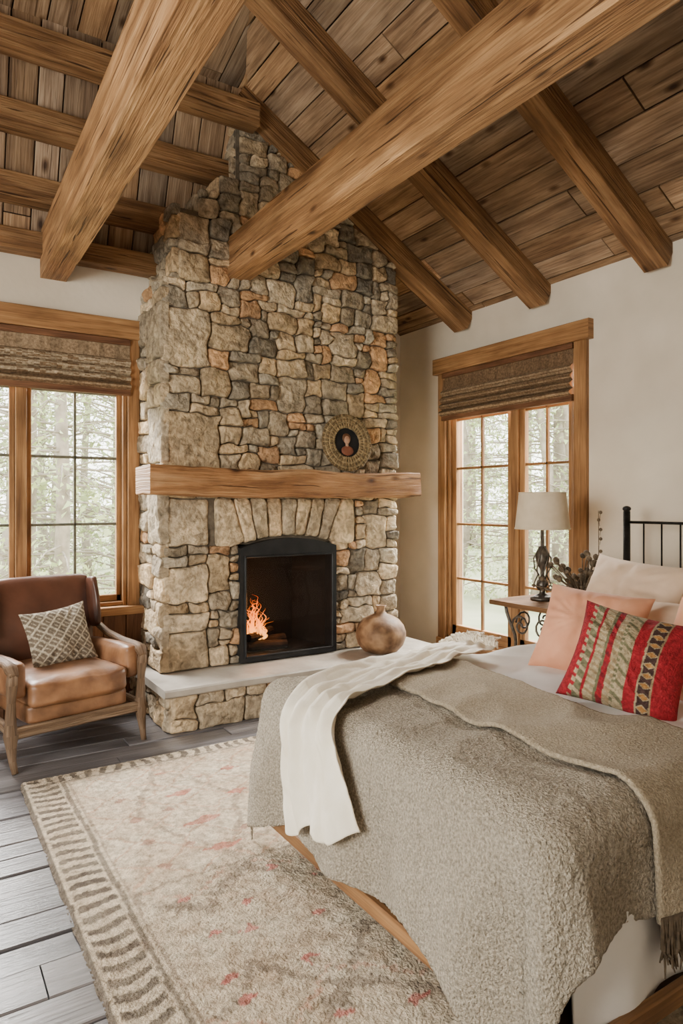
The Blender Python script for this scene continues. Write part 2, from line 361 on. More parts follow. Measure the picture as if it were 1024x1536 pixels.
# ------------------------------------------------------------------ windows
def window_back():
    win=thing('window_1','tall wooden casement window looking onto forest','window',((BW[0]+BW[1])/2,YB,BW[2]),kind='structure')
    ox,oy,oz=win.location
    def part(name,boxes,mat,par=None,tint=(1,1,1)):
        mb=MB()
        for b in boxes: abox(mb,b[0]-ox,b[1]-ox,b[2]-oy,b[3]-oy,b[4]-oz,b[5]-oz,b[6],tint)
        return mb.build(name,mat,win)
    x0,x1,z0,z1=BW; mid=.625
    part('casing',[(x0-.09,x0+.0,YB-.03,YB+.05,z0-.05,z1,'z'),(x1,x1+.085,YB-.03,YB+.05,z0-.05,z1,'z'),(-.28,1.475,YB-.06,YB+.02,2.65,2.79,'x'),(-.25,1.44,YB-.07,YB+.06,z0-.06,z0,'x')],M_trim)
    part('jamb',[(x0,x0+.03,YB+.0,YB+.16,z0,z1,'z'),(x1-.03,x1,YB,YB+.16,z0,z1,'z'),(x0,x1,YB+.02,YB+.16,z1-.04,z1,'x'),(x0,x1,YB+.01,YB+.16,z0,z0+.03,'x'),(mid-.035,mid+.035,YB+.0,YB+.13,z0,z1,'z')],M_trim,tint=(.9,.9,.9))
    for a,b in((x0+.03,mid-.035),(mid+.035,x1-.03)):
        bx=[(a,a+.035,YB+.05,YB+.09,z0+.03,z1-.04,'z'),(b-.035,b,YB+.05,YB+.09,z0+.03,z1-.04,'z'),(a,b,YB+.05,YB+.09,z0+.03,z0+.08,'x'),(a,b,YB+.05,YB+.09,z1-.1,z1-.04,'x')]
        part('sash',bx,M_trim)
        c=(a+b)/2; part('muntin',[(c-.009,c+.009,YB+.055,YB+.085,z0+.07,z1-.1,'z')]+[(a+.03,b-.03,YB+.055,YB+.085,z-.010,z+.010,'x') for z in(1.30,1.78,2.25)],M_muntin)
        mb=MB(); q=[(a+.03,z0+.07),(b-.03,z0+.07),(b-.03,z1-.1),(a+.03,z1-.1)]
        mb.face([mb.vert((x-ox,YB+.07-oy,z-oz)) for x,z in q]); mb.build('glass_pane',M_glass,win)
window_back()
def window_right():
    win=thing('window_2','tall honey-wood french window with divided panes','window',(W,(RW[0]+RW[1])/2,RW[2]),kind='structure')
    ox,oy,oz=win.location
    def part(name,boxes,mat,tint=(1,1,1)):
        mb=MB()
        for b in boxes: abox(mb,b[0]-ox,b[1]-ox,b[2]-oy,b[3]-oy,b[4]-oz,b[5]-oz,b[6],tint)
        return mb.build(name,mat,win)
    y0,y1,z0,z1=RW; mid=3.96
    part('casing',[(W-.03,W+.05,y0-.12,y0,z0-.12,z1,'z'),(W-.03,W+.05,y1,y1+.10,z0-.12,z1,'z'),(W-.06,W+.02,y0-.16,y1+.14,2.655,2.80,'y'),(W-.05,W+.06,y0-.12,y1+.1,z0-.12,z0,'y')],M_trim)
    part('jamb',[(W,W+.16,y0,y0+.035,z0,z1,'z'),(W,W+.16,y1-.035,y1,z0,z1,'z'),(W,W+.16,y0,y1,z1-.04,z1,'y'),(W,W+.16,y0,y1,z0,z0+.03,'y'),(W+.01,W+.11,mid-.04,mid+.04,z0,z1,'z')],M_trim,(.95,.95,.95))
    for a,b in((y0+.035,mid-.04),(mid+.04,y1-.035)):
        part('sash',[(W+.03,W+.08,a,a+.055,z0+.03,z1-.04,'z'),(W+.03,W+.08,b-.055,b,z0+.03,z1-.04,'z'),(W+.03,W+.08,a,b,z0+.03,z0+.13,'y'),(W+.03,W+.08,a,b,z1-.1,z1-.04,'y')],M_trim,(1.1,1.1,1.1))
        c=(a+b)/2; part('muntin',[(W+.04,W+.07,c-.011,c+.011,z0+.12,z1-.1,'z')]+[(W+.04,W+.07,a+.05,b-.05,z-.011,z+.011,'y') for z in(.76,1.26,1.77,2.22)],M_trim,(.85,.8,.7))
        mb=MB(); q=[(a+.05,z0+.1),(b-.05,z0+.1),(b-.05,z1-.1),(a+.05,z1-.1)]
        mb.face([mb.vert((W+.055-ox,y-oy,z-oz)) for y,z in q]); mb.build('glass_pane',M_glass,win)
window_right()
def blind(name,label,p0,p1,nrmv,ztop,zbot,nf):
    p0=V(p0);p1=V(p1);n=V(nrmv)
    prof=[(.0,ztop)]
    H=ztop-zbot; flat=H*.38
    prof.append((.01,ztop-flat))
    z=ztop-flat; fh=(H-flat)/nf
    for i in range(nf):
        for k in range(1,9):
            a=math.pi*k/8; prof.append((.012+.028*math.sin(a)*(1+.25*i),z-fh*k/8))
        z-=fh
    prof.append((.0,zbot))
    root=thing(name,label,'window blind',((p0+p1)/2).to_tuple()[:2]+(zbot,))
    o3=root.location
    mb=MB(); nx=40
    rows=[]
    for (d,zz) in prof:
        rows.append([mb.vert(p0.lerp(p1,i/nx)+n*(d+.004*math.sin(i*.7+zz*9))+V((0,0,zz))-o3) for i in range(nx+1)])
    for r in range(len(prof)-1):
        zz=prof[r][1]
        for i in range(nx):
            k=.5+.5*math.sin(zz*260); tt=random.uniform(.75,1.1)
            base=(.20,.13,.075) if k<.6 else (.34,.25,.16)
            if name=='roman_blind' and ztop-flat>zz>zbot+H*.2: base=(.46,.38,.27) if random.random()>.3 else (.25,.17,.1)
            mb.face([rows[r][i],rows[r+1][i],rows[r+1][i+1],rows[r][i+1]],None,tuple(q*tt for q in base))
    mb.build('blind_fabric',M_blind,root)
    mb=MB(); q0=p0+V((0,0,zbot-.01))+n*.012-o3; q1=p1+V((0,0,zbot-.01))+n*.012-o3
    beam(mb,q0,q1,.03,.05,ch=.004); mb.build('bottom_rail',M_dark,root)
    mb=MB(); q0=p0+V((0,0,ztop-.02))+n*.006-o3; q1=p1+V((0,0,ztop-.02))+n*.006-o3
    beam(mb,q0,q1,.03,.045,ch=.004); mb.build('head_rail',M_dark,root)
blind('roman_blind','brown woven roman blind with lighter striped band',(-.10,YB-.03,0),(1.345,YB-.03,0),(0,-1,0),2.645,2.27,4)
blind('roman_blind.001','brown woven bamboo roman blind, folded up',(W-.03,4.80,0),(W-.03,3.33,0),(-1,0,0),2.65,2.25,4)
mb=MB()
x=-.6
while x<1.44:
    abox(mb,x,min(x+.16,1.46)-.004,YB-.035,YB,0,.635,'z',col=(random.uniform(1.0,1.4),)*3); x+=.16
o=mb.build('trim_1',M_dark); tag(o,kind='structure')
mb=MB(); abox(mb,W-.02,W,-1.5,3.2,0,.12,'y'); o=mb.build('baseboard_right',M_trim); tag(o,kind='structure')

# ------------------------------------------------------------------ fireplace
random.seed(404)
CX0,CX1,CY=1.46,3.40,4.56; HZ=.29
fp=thing('fireplace','tall rustic fieldstone fireplace with timber mantel and raised hearth','fireplace',(2.43,4.56,0))
FO=V(fp.location)
PAL=[(.45,.38,.285),(.36,.31,.24),(.51,.41,.285),(.54,.415,.27),(.55,.345,.195),(.26,.235,.195),(.43,.39,.32),(.38,.32,.24),(.63,.53,.395),(.48,.30,.175),(.31,.27,.21),(.20,.185,.16)]
PW=[6,6,5,4.5,2.2,3.5,5,5,3.2,2.0,4,1.5]
SZ=[(1,1),(2,1),(2,2),(3,2),(3,1),(2,2),(1,2),(4,2),(3,3),(2,3),(2,1)]
SW=[5,8,8,5.5,5,7,3,2,1.8,2.2,6]
def chaikin(p,it=2,k=.22):
    for _ in range(it):
        q=[]
        for i in range(len(p)):
            a=p[i];b=p[(i+1)%len(p)]
            q.append((a[0]*(1-k)+b[0]*k,a[1]*(1-k)+b[1]*k)); q.append((a[0]*k+b[0]*(1-k),a[1]*k+b[1]*(1-k)))
        p=q
    return p
def add_stone(mb,poly,mapf,col,gap=.004,depth=.04):
    cx=sum(p[0] for p in poly)/len(poly); cy=sum(p[1] for p in poly)/len(poly)
    poly=chaikin(poly,2,.16)
    def inset(q,d):
        out=[]
        for x,y in q:
            dx,dy=x-cx,y-cy; L=math.hypot(dx,dy) or 1; k=max(.1,(L-d)/L); out.append((cx+dx*k,cy+dy*k))
        return out
    def scaled(q,k): return [(cx+(x-cx)*k,cy+(y-cy)*k) for x,y in q]
    mn=min(math.hypot(x-cx,y-cy) for x,y in poly); mx=max(math.hypot(x-cx,y-cy) for x,y in poly)
    ts=.010/max(mx,.03)
    tx,ty=random.uniform(-ts,ts),random.uniform(-ts,ts); sd=random.random()*50
    fs=.022/max(mx,.04)
    pl=[(random.uniform(-fs,fs),random.uniform(-fs,fs),random.uniform(.0,.010)) for _ in range(3)]
    def hn(x,y):
        f=max(-.014,min([a*(x-cx)+b*(y-cy)+c for a,b,c in pl]))
        return f+noise.noise(V((x*12,y*12,sd)))*.012+abs(noise.noise(V((x*26,y*26,sd+9))))*.011+noise.noise(V((x*60,y*60,sd)))*.004
    last=inset(poly,gap+min(.015,mn*.25))
    lv=[(inset(poly,gap),-.015),(inset(poly,gap+.001),depth*.58),(inset(poly,gap+min(.006,mn*.10)),depth*.9),(last,depth)]
    nr=2 if mn<.05 else (4 if mn<.09 else 7)
    for q in range(1,nr+1): lv.append((scaled(last,1-q/(nr+1)),depth*1.02))
    rings=[]
    for li,(pp,h) in enumerate(lv):
        r=[]
        for x,y in pp:
            hh=h
            if h>0: hh=max(.012,h+(x-cx)*tx+(y-cy)*ty+hn(x,y)*(1 if li>1 else .6))
            r.append(mb.vert(mapf(x,y,hh)))
        rings.append(r)
    c=mb.vert(mapf(cx,cy,max(.014,depth*1.02+hn(cx,cy)))); n=len(poly)
    for k in range(len(rings)-1):
        for i in range(n):
            j=(i+1)%n; mb.face([rings[k][i],rings[k][j],rings[k+1][j],rings[k+1][i]],None,col)
    for i in range(n): mb.face([rings[-1][i],rings[-1][(i+1)%n],c],None,col)
def scol(big=False):
    c=random.choices(PAL,PW)[0]
    if big: c=random.choice([(.49,.42,.32),(.56,.47,.345),(.45,.39,.30),(.53,.425,.29)])
    t=random.uniform(.68,1.1); return tuple(v*t for v in c)
def stone_wall(mb,x0,x1,z0,z1,cell,mapf,blocked=None,presets=(),ext=.015,depth=.046):
    nx=max(1,round((x1-x0)/cell)); nz=max(1,round((z1-z0)/cell/.85)); dx=(x1-x0)/nx; dz=(z1-z0)/nz
    occ={}
    if blocked:
        for i in range(nx):
            for k in range(nz):
                if blocked(x0+(i+.5)*dx,z0+(k+.5)*dz): occ[(i,k)]=1
    J={}
    def P(i,k):
        if (i,k) not in J:
            jx=random.uniform(-.28,.28)*dx; jz=random.uniform(-.26,.26)*dz
            x=x0+i*dx+jx; z=z0+k*dz+jz
            if i==0: x=x0-ext+random.uniform(-.006,.006)
            if i==nx: x=x1+ext+random.uniform(-.006,.006)
            if k==0: z=z0
            if k==nz: z=z1
            if blocked:
                cs=[blocked(x0+(i+a)*dx,z0+(k+b)*dz) for a in(-.5,.5) for b in(-.5,.5)]
                if any(cs) and not all(cs): x=x if i in(0,nx) else x0+i*dx; z=z0+k*dz
            J[(i,k)]=(x,z)
        return J[(i,k)]
    def emit(i,k,w,h,big=False):
        for a in range(w):
            for b in range(h): occ[(i+a,k+b)]=1
        poly=[P(i+a,k) for a in range(w)]+[P(i+w,k+b) for b in range(h)]+[P(i+w-a,k+h) for a in range(w)]+[P(i,k+h-b) for b in range(h)]
        add_stone(mb,poly,mapf,scol(big or w*h>=8),depth=depth*random.uniform(.7,1.25))
    for (px,pz,w,h) in presets:
        i=round((px-x0)/dx);k=round((pz-z0)/dz); w=max(1,round(w/dx));h=max(1,round(h/dz))
        if all((i+a,k+b) not in occ and 0<=i+a<nx and 0<=k+b<nz for a in range(w) for b in range(h)): emit(i,k,w,h,True)
    for k in range(nz):
        for i in range(nx):
            if (i,k) in occ: continue
            for _ in range(6):
                w,h=random.choices(SZ,SW)[0]
                if i+w<=nx and k+h<=nz and all((i+a,k+b) not in occ for a in range(w) for b in range(h)): break
            else: w=h=1
            emit(i,k,w,h)
fmap=lambda x,z,d:V((x,CY-d,z))-FO
def sm(X,f=1.0): return lambda y,z,d:V((X-d*f,y,z))-FO
FX0,FX1=1.98,2.80
ceilz=lambda x:3.16+S*(W-x)
def blk(x,z):
    if FX0-.0<x<FX1+.0 and z<1.16: return True
    if 1.80<x<3.00 and 1.12<z<1.50: return True
    if 1.50<z<1.68: return False
    if x<1.54 and z>3.00: return True
    if x<1.70 and z>3.50: return True
    if x<1.86 and z>3.64: return True
    if x<1.97 and z>3.80: return True
    if z>ceilz(x)+.12: return True
    return False
mb=MB()
pres=[(1.46,1.70,.38,.42),(1.46,1.14,.33,.36),(1.46,2.42,.30,.42),(1.46,.78,.30,.26),(2.30,2.15,.26,.24),(1.76,2.55,.30,.20),(3.1,1.1,.24,.28),(1.54,3.02,.26,.22),(2.8,2.6,.2,.2),(1.46,.29,.32,.24),(1.54,3.26,.26,.22),(3.05,.7,.24,.18),(2.2,2.95,.22,.2),(1.46,2.2,.26,.14),(1.8,.8,.16,.24)]
stone_wall(mb,CX0,CX1,HZ,4.46,.078,fmap,blk,pres,ext=.03)
n=9
for i in range(n):
    a0=1.81+1.18*i/n;a1=1.81+1.18*(i+1)/n; b0=1.94+.90*i/n;b1=1.94+.90*(i+1)/n
    if i==0:b0=1.81
    if i==n-1:b1=2.99
    zb=lambda x:1.125+.075*max(0,1-((x-2.39)/.47)**2)
    def jj(x,z): return (x+random.uniform(-.008,.008),z+random.uniform(-.006,.006))
    poly=[jj(b0,zb(b0)),jj((b0+b1)/2,zb((b0+b1)/2)),jj(b1,zb(b1)),jj((a1+b1)/2+.0,1.32),(a1,1.49),jj((a0+a1)/2,1.5),(a0,1.49),jj((a0+b0)/2,1.32)]
    add_stone(mb,poly,fmap,[(.49,.41,.30),(.58,.48,.35),(.42,.36,.27),(.53,.42,.29),(.38,.33,.255),(.56,.465,.335),(.47,.395,.29),(.40,.34,.26),(.54,.44,.31)][i],gap=.006,depth=.055)
stone_wall(mb,CY-.02,YB,HZ,3.00,.095,sm(CX0),None,[(CY,1.70,.3,.42),(CY,1.14,.3,.36),(CY,2.42,.3,.42)],ext=.025,depth=.04)
stone_wall(mb,CY-.02,YB,2.97,3.52,.095,sm(1.54),None,ext=.025,depth=.04)
stone_wall(mb,CY-.0,YB,3.78,4.4,.11,sm(1.97,.6),None,ext=.01)
stone_wall(mb,CY-.0,YB,3.50,3.64,.11,sm(1.70,.5),None,ext=.01)
stone_wall(mb,CY-.0,YB,3.62,3.80,.11,sm(1.86,.5),None,ext=.01)
rmap=lambda y,z,d:V((CX1+d*.6,y,z))-FO
stone_wall(mb,CY,YB,HZ,3.7,.12,rmap,None,ext=.01)
mb.build('stone_chimney',M_stone,fp,smooth=True)
mb=MB()
def core(x0,x1,y0,y1,z0,z1): abox(mb,x0-FO.x,x1-FO.x,y0-FO.y,y1-FO.y,z0,z1,'z',ch=.001)
core(CX0-.006,FX0,CY-.008,YB,0,3.0); core(1.534,FX0,CY-.008,YB,2.95,3.50); core(1.70,FX0,CY-.008,YB,3.45,3.64); core(1.86,FX0,CY-.008,YB,3.6,3.80); core(FX1,CX1,CY-.008,YB,0,3.62); core(FX0,FX1,CY-.008,YB,1.15,4.2); core(FX0,FX1,4.97,YB,0,1.15); core(1.97,FX0,CY,YB,3.5,4.45)
core(FX1,3.0,CY,YB,3.6,3.85); core(FX1,3.3,CY,YB,3.6,3.68)
mb.build('mortar_core',M_mortar,fp)
HX0,HX1,HY=1.345,3.62,4.13
mb=MB()
hf=lambda x,z,d:V((x,HY+.03-d*.7,z))-FO; hs=lambda y,z,d:V((HX0+.03-d*.7,y,z))-FO; hr=lambda y,z,d:V((HX1-.03+d*.7,y,z))-FO
stone_wall(mb,HX0+.02,HX1-.02,0,HZ-.05,.085,hf,ext=.01); stone_wall(mb,HY+.02,YB,0,HZ-.05,.09,hs,ext=.01); stone_wall(mb,HY+.02,YB,0,HZ-.05,.09,hr,ext=.01)
mb.build('hearth_base',M_stone,fp,smooth=True)
mb=MB(); abox(mb,HX0+.03-FO.x,HX1-.03-FO.x,HY+.03-FO.y,YB-FO.y,0,HZ-.055,'x',ch=.001); mb.build('hearth_core',M_mortar,fp)
mb=MB(); beam(mb,V((HX0-.03,(HY-.03+YB)/2,HZ-.026))-FO,V((HX1,(HY-.03+YB)/2,HZ-.026))-FO,YB-HY+.03,.052,ch=.01,nseg=40,jit=.005,sub=3); mb.build('hearth_slab',M_slab,fp)
mb=MB(); beam(mb,V((1.265,4.42,1.592))-FO,V((3.46,4.42,1.592))-FO,.34,.185,ch=.010,nseg=70,jit=.026,sub=4); mb.build('mantel',M_mantel,fp)
ins=place('fire_insert',None,fp,(0,0,0)); 
def arch_pts(x0,x1,z0,z1,rise,n=12):
    p=[(x0,z0),(x1,z0)]
    for i in range(n+1):
        t=i/n; x=x1+(x0-x1)*t; p.append((x,z1+rise*(1-(2*t-1)**2)))
    return p
mb=MB()
outer=arch_pts(1.985,2.795,.30,1.125,.065); inner=arch_pts(2.015,2.765,.33,1.07,.0)
yf,yb=4.475,4.60
o_=[mb.vert(V((x,yf,z))-FO) for x,z in outer]; i_=[mb.vert(V((x,yf,z))-FO) for x,z in inner]
ob=[mb.vert(V((x,yb,z))-FO) for x,z in outer]; ib=[mb.vert(V((x,yb,z))-FO) for x,z in inner]
n_=len(outer)
for k in range(n_):
    j=(k+1)%n_
    mb.face([o_[k],o_[j],i_[j],i_[k]]); mb.face([o_[k],ob[k],ob[j],o_[j]]); mb.face([i_[k],i_[j],ib[j],ib[k]])
mb.build('insert_frame',M_insert,ins)
mb=MB()
for b in((2.015,2.765,.33,.345,'x'),(2.015,2.765,1.055,1.07,'x'),(2.015,2.03,.33,1.07,'z'),(2.75,2.765,.33,1.07,'z')):
    abox(mb,b[0]-FO.x,b[1]-FO.x,4.465-FO.y,4.50-FO.y,b[2],b[3],b[4],ch=.003)
mb.build('door_frame',M_insert,ins)
mb=MB(); mb.face([mb.vert(V(p)-FO) for p in((2.03,4.49,.34),(2.75,4.49,.34),(2.75,4.49,1.06),(2.03,4.49,1.06))]); mb.build('glass_door',M_fglass,ins)
mb=MB()
P=[V(p)-FO for p in((2.0,4.6,.33),(2.78,4.6,.33),(2.78,4.6,1.12),(2.0,4.6,1.12),(2.12,4.96,.33),(2.66,4.96,.33),(2.66,4.96,1.08),(2.12,4.96,1.08))]
I=[mb.vert(p) for p in P]
for f in((4,5,6,7),(0,4,7,3),(5,1,2,6),(0,1,5,4),(3,7,6,2)): mb.face([I[k] for k in f])
mb.build('firebox_liner',M_soot,ins)
for i,(a,b,r) in enumerate((((2.10,4.76,.378),(2.50,4.80,.378),.038),((2.13,4.68,.37),(2.45,4.66,.365),.034),((2.13,4.66,.435),(2.40,4.82,.45),.032))):
    mb=MB(); a=V(a);b=V(b); c=(a+b)/2
    tube(mb,[a-c+(b-a)*t+noise.noise_vector(V((t*3,i,0)))*.01 for t in(0,.25,.5,.75,1)],[r,r*1.05,r*.95,r,r*.9],10)
    o=mb.build('firewood_log' if i==0 else 'firewood_log.%03d'%i,M_log,loc=c); tag(o,'charred split log burning inside the fireplace','log','burning logs')
def flame(mb,x,y,z,h,r,seed):
    pts=[];rad=[]
    for i in range(16):
        t=i/15; pts.append((x+.05*noise.noise(V((t*3.5,seed,0)))*t*2+.014*math.sin(t*9+seed)*t,y+.03*noise.noise(V((t*3,seed,5))),z+h*t)); rad.append(max(.0008,r*(math.sin(math.pi*min(1,t*.8+.2))**.8)*(1-t*.7)*(1+.25*math.sin(t*14+seed))))
    tube(mb,pts,rad,12,flat=.7)
mb=MB()
random.seed(77)
for i in range(26):
    dx=random.uniform(-.06,.13); cen=1-abs(dx-.02)/.14; h=.05+.27*max(0,cen)*random.uniform(.5,1); flame(mb,dx,random.uniform(-.05,.04),random.uniform(-.01,.03),h,random.uniform(.012,.024),i*3.7)
for i in range(5): flame(mb,random.uniform(-.02,.06),random.uniform(-.03,.03),random.uniform(.14,.24),random.uniform(.06,.13),random.uniform(.004,.008),i*5.1+60)
o=mb.build('fire_flame',M_flame,smooth=True,loc=(2.18,4.73,.41)); tag(o,'orange flames rising from logs in the fireplace','fire')
ld=bpy.data.lights.new('fire_glow','POINT'); ld.energy=9; ld.color=(1,.42,.13); ld.shadow_soft_size=.08; lo=place('fire_glow_light',ld,None,(2.2,4.64,.70)); tag(lo,'warm glow from the fire','light')
random.seed(31)

# ------------------------------------------------------------------ mantel plate
pl=thing('wicker_wall_plate','round woven golden-brown frame around dark portrait, leaning on stone above mantel','decorative plate',(2.83,4.36,1.695),(math.radians(-9),0,math.radians(-8)))
pl.scale=(1.04,1,1.04)
mb=MB(); R0=.217
for k,(r,h) in enumerate(((.205,.02),(.188,.026),(.170,.03),(.152,.03),(.134,.028),(.118,.03))):
    pts=[(r*math.cos(a)*.93,-h*.4+.003*math.sin(a*22),R0+r*math.sin(a)*1.02) for a in [2*math.pi*i/72 for i in range(73)]]
    tube(mb,pts,.0105,6,cap=False,col=(1,1,1) if k%2 else (.6,.55,.5))
for i in range(40):
    a=2*math.pi*i/40; tube(mb,[(.11*math.cos(a)*.93,-.022,R0+.11*math.sin(a)),(.212*math.cos(a)*.93,-.018,R0+.212*math.sin(a)*1.02)],.004,5,col=(1.15,1.1,1))
mb.build('woven_rim',M_wicker,pl,smooth=True)
mb=MB(); n=40; c=mb.vert((0,0,R0)); rr=[mb.vert((.118*math.cos(2*math.pi*i/n)*.93,.0,R0+.12*math.sin(2*math.pi*i/n))) for i in range(n)]
for i in range(n): mb.face([c,rr[i],rr[(i+1)%n]])
mb.build('dark_center',M_insert,pl)
fig=MB(); sphere(fig,(0,-.012,R0+.022),.03,8,sc=(.85,.5,1.15)); sphere(fig,(0,-.01,R0-.062),.05,8,sc=(1,.35,.75),col=(.5,.3,.25)); tube(fig,[(0,-.008,R0-.04),(0,-.008,R0+.0)],.013,8)
fig.build('portrait_relief',M_skin,pl,smooth=True)
h=MB(); sphere(h,(0,-.008,R0+.034),.037,8,sc=(.95,.4,1.0)); h.build('portrait_hair',M_dark,pl,smooth=True)

# ------------------------------------------------------------------ clay pot
mb=MB(); prof=[(.0,0),(.085,.0),(.135,.018),(.175,.062),(.195,.12),(.195,.165),(.178,.215),(.140,.258),(.090,.285),(.050,.300),(.034,.318),(.032,.345),(.044,.366),(.036,.368),(.025,.345),(.020,.32)]
lathe(mb,prof,48); o=mb.build('clay_pot',M_clay,smooth=True,loc=(3.08,4.28,HZ)); tag(o,'round mottled brown clay jug with small neck on the hearth','pot')

# ------------------------------------------------------------------ armchair
ch=thing('armchair','tan and brown leather armchair with weathered wood frame','armchair',(.745,4.46,0),(0,0,math.radians(12)))
ch.scale=(1.10,1.03,.985)
def part(mb,name,mat,par=None,smooth=True): return mb.build(name,mat,par or ch,smooth=smooth)
T=Matrix.Translation; R_=Matrix.Rotation
mb=MB(); cushion(mb,(.262,.31,.075),.04,(.0,.02,.025),18,T((0,-.07,.395)),wr=.010); part(mb,'seat_cushion',M_leather_tan)
mb=MB(); cushion(mb,(.27,.295,.058),.03,(0,.01,0),12,T((0,-.055,.285)),wr=.004,col=(.85,.85,.85)); part(mb,'seat_base',M_leather_tan)
mb=MB(); cushion(mb,(.325,.055,.30),.04,(0,.025,.008),14,T((0,.30,.685))@R_(math.radians(-13),4,'X'),wr=.006); part(mb,'backrest',M_leather_dark)
for s in(-1,1):
    mb=MB(); cushion(mb,(.020,.070,.16),.016,(.004,.01,.01),10,T((s*.312,.235,.80))@R_(math.radians(-13),4,'X'),wr=.004); part(mb,'back_wing',M_leather_dark)
    mb=MB(); cushion(mb,(.038,.30,.10),.03,(.01,0,.01),12,T((s*.302,-.04,.470))@R_(math.radians(-3),4,'X'),wr=.005); part(mb,'arm_pad',M_leather_tan)
    mb=MB(); tube(mb,[(s*.340,-.385,.525),(s*.345,-.345,.562),(s*.345,-.28,.575),(s*.345,-.1,.583),(s*.345,.1,.603),(s*.335,.26,.66)],[.022,.034,.026,.022,.022,.02],8,col=(.85,.8,.75)); part(mb,'arm_rail',M_chairwood)
    mb=MB(); tube(mb,[(s*.340,-.395,0),(s*.345,-.37,.06),(s*.345,-.352,.13),(s*.345,-.345,.20),(s*.345,-.342,.26),(s*.345,-.350,.38),(s*.345,-.36,.48),(s*.345,-.37,.55)],[.015,.018,.025,.036,.027,.021,.028,.024],9); part(mb,'leg',M_chairwood)
    mb=MB(); tube(mb,[(s*.325,.46,0),(s*.33,.38,.15),(s*.335,.33,.3),(s*.335,.32,.5),(s*.33,.36,.66)],[.014,.02,.024,.022,.018],8); part(mb,'leg',M_chairwood)
    mb=MB(); beam(mb,(s*.343,-.35,.215),(s*.333,.35,.225),.03,.055,ch=.006,nseg=12,jit=.006); part(mb,'side_rail',M_chairwood,smooth=False)
mb=MB(); beam(mb,(-.345,-.345,.205),(.345,-.345,.205),.035,.065,ch=.008,nseg=14,jit=.008,sub=2); part(mb,'front_rail',M_chairwood,smooth=False)
mb=MB(); beam(mb,(-.325,.36,.225),(.325,.36,.225),.03,.05,ch=.008,nseg=8,jit=.003); part(mb,'back_rail',M_chairwood,smooth=False)

# ------------------------------------------------------------------ pillows
def pillow(name,w,h,t,mat,loc,rot,label,colfn=None,n=44,group=None,seed=0,roll=0):
    vs=[];cols=[];fs=[]
    for side in(-1,1):
        for j in range(n+1):
            for i in range(n+1):
                u=-1+2*i/n;v=-1+2*j/n
                u2=math.sin(u*math.pi/2)*.5+u*.5;v2=math.sin(v*math.pi/2)*.5+v*.5
                x=w/2*u2*(1-.10*(1-v2*v2)); z=h/2*v2*(1-.10*(1-u2*u2))
                th=t/2*(max(0,(1-abs(u2)**2.0)*(1-abs(v2)**2.0)))**.5
                cr=abs(noise.noise(V((math.atan2(v2,u2)*3.5,math.hypot(u2,v2)*1.2,seed))))
                wr=(noise.noise(V((x*7,z*7,seed+side)))*.026+noise.noise(V((x*20,z*20,seed+side)))*.008-.034*cr*min(1,math.hypot(u2,v2)))*(1-u2**4)*(1-v2**4)
                vs.append((x,side*(th+wr),z)); cols+=[*(colfn(u2,v2) if colfn else (1,1,1)),1.0]
        off=0 if side==-1 else (n+1)**2
        for j in range(n):
            for i in range(n):
                a=off+j*(n+1)+i; f=(a,a+1,a+n+2,a+n+1); fs.append(f if side==-1 else f[::-1])
    me=bpy.data.meshes.new(name); me.from_pydata(vs,[],fs); ca=me.color_attributes.new("Col",'FLOAT_COLOR','POINT'); ca.data.foreach_set('color',cols)
    me.materials.append(mat); me.polygons.foreach_set('use_smooth',[True]*len(fs)); me.update()
    o=place(name,me,None,loc,None)
    o.rotation_euler=(Matrix.Rotation(rot[1],3,'Z')@Matrix.Rotation(rot[0],3,'X')@Matrix.Rotation(roll,3,'Y')).to_euler()
    tag(o,label,'pillow',group)
    return o
r=math.radians
def diam(u,v):
    a=abs(((u*2.6+v*2.6)%1)-.5); b=abs(((u*2.6-v*2.6)%1)-.5)
    line=(a>.40) or (b>.40) or (a<.05 and b<.3) 
    return (.55,.48,.36) if line else (.19,.15,.11)
pillow('throw_pillow',.41,.37,.17,M_woven,(.765,4.45,.63),(r(-20),r(14)),'brown and cream diamond-patterned pillow on the leather armchair',diam,n=90,seed=3,roll=r(-6))
def redp(u,v):
    x=(u+1)/2+.006*noise.noise(V((v*6,0,8))); RED=(.32,.014,.022);DR=(.20,.014,.02);CR=(.42,.33,.20);TN=(.31,.22,.12);GR=(.16,.15,.08);BL=(.06,.03,.025);OR=(.42,.20,.06)
    def tex_(a,b,f,th=.2):
        return a if math.sin(v*f+x*40)>-th else b
    if x<.10: return DR if x<.03 else RED
    if x<.14: return tex_(CR,RED,40)
    if x<.21: return tex_(GR,CR,30,.5)
    if x<.235: return RED
    if x<.32: return tex_(CR,TN,50,.4)
    if x<.345: return GR
    if x<.40: return tex_(RED,DR,30)
    if x<.46: return tex_(TN,CR,44)
    if x<.49: return tex_(GR,CR,60)
    if x<.57: return tex_(CR,GR,26,.6)
    if x<.67: return RED
    if x<.685: return CR
    if x<.78:
        d=abs(((v*5)%1)-.5)+abs(x-.7325)*6
        return OR if d<.26 else (CR if d<.34 else BL)
    if x<.795: return TN
    return RED
pillow('pillow',.62,.46,.24,M_beigep,(3.32,2.28,.93),(r(-28),r(-92)),'beige linen pillow against the iron headboard',group='bed pillows',seed=1,roll=r(4))
pillow('pillow.001',.62,.44,.22,M_beigep,(3.35,1.62,.92),(r(-28),r(-92)),'beige linen pillow against the iron headboard',group='bed pillows',seed=2)
pillow('pillow.002',.60,.38,.20,M_beigep,(3.0,1.95,.82),(r(-36),r(-88)),'beige pillow stacked behind coloured cushions',group='bed pillows',seed=5)
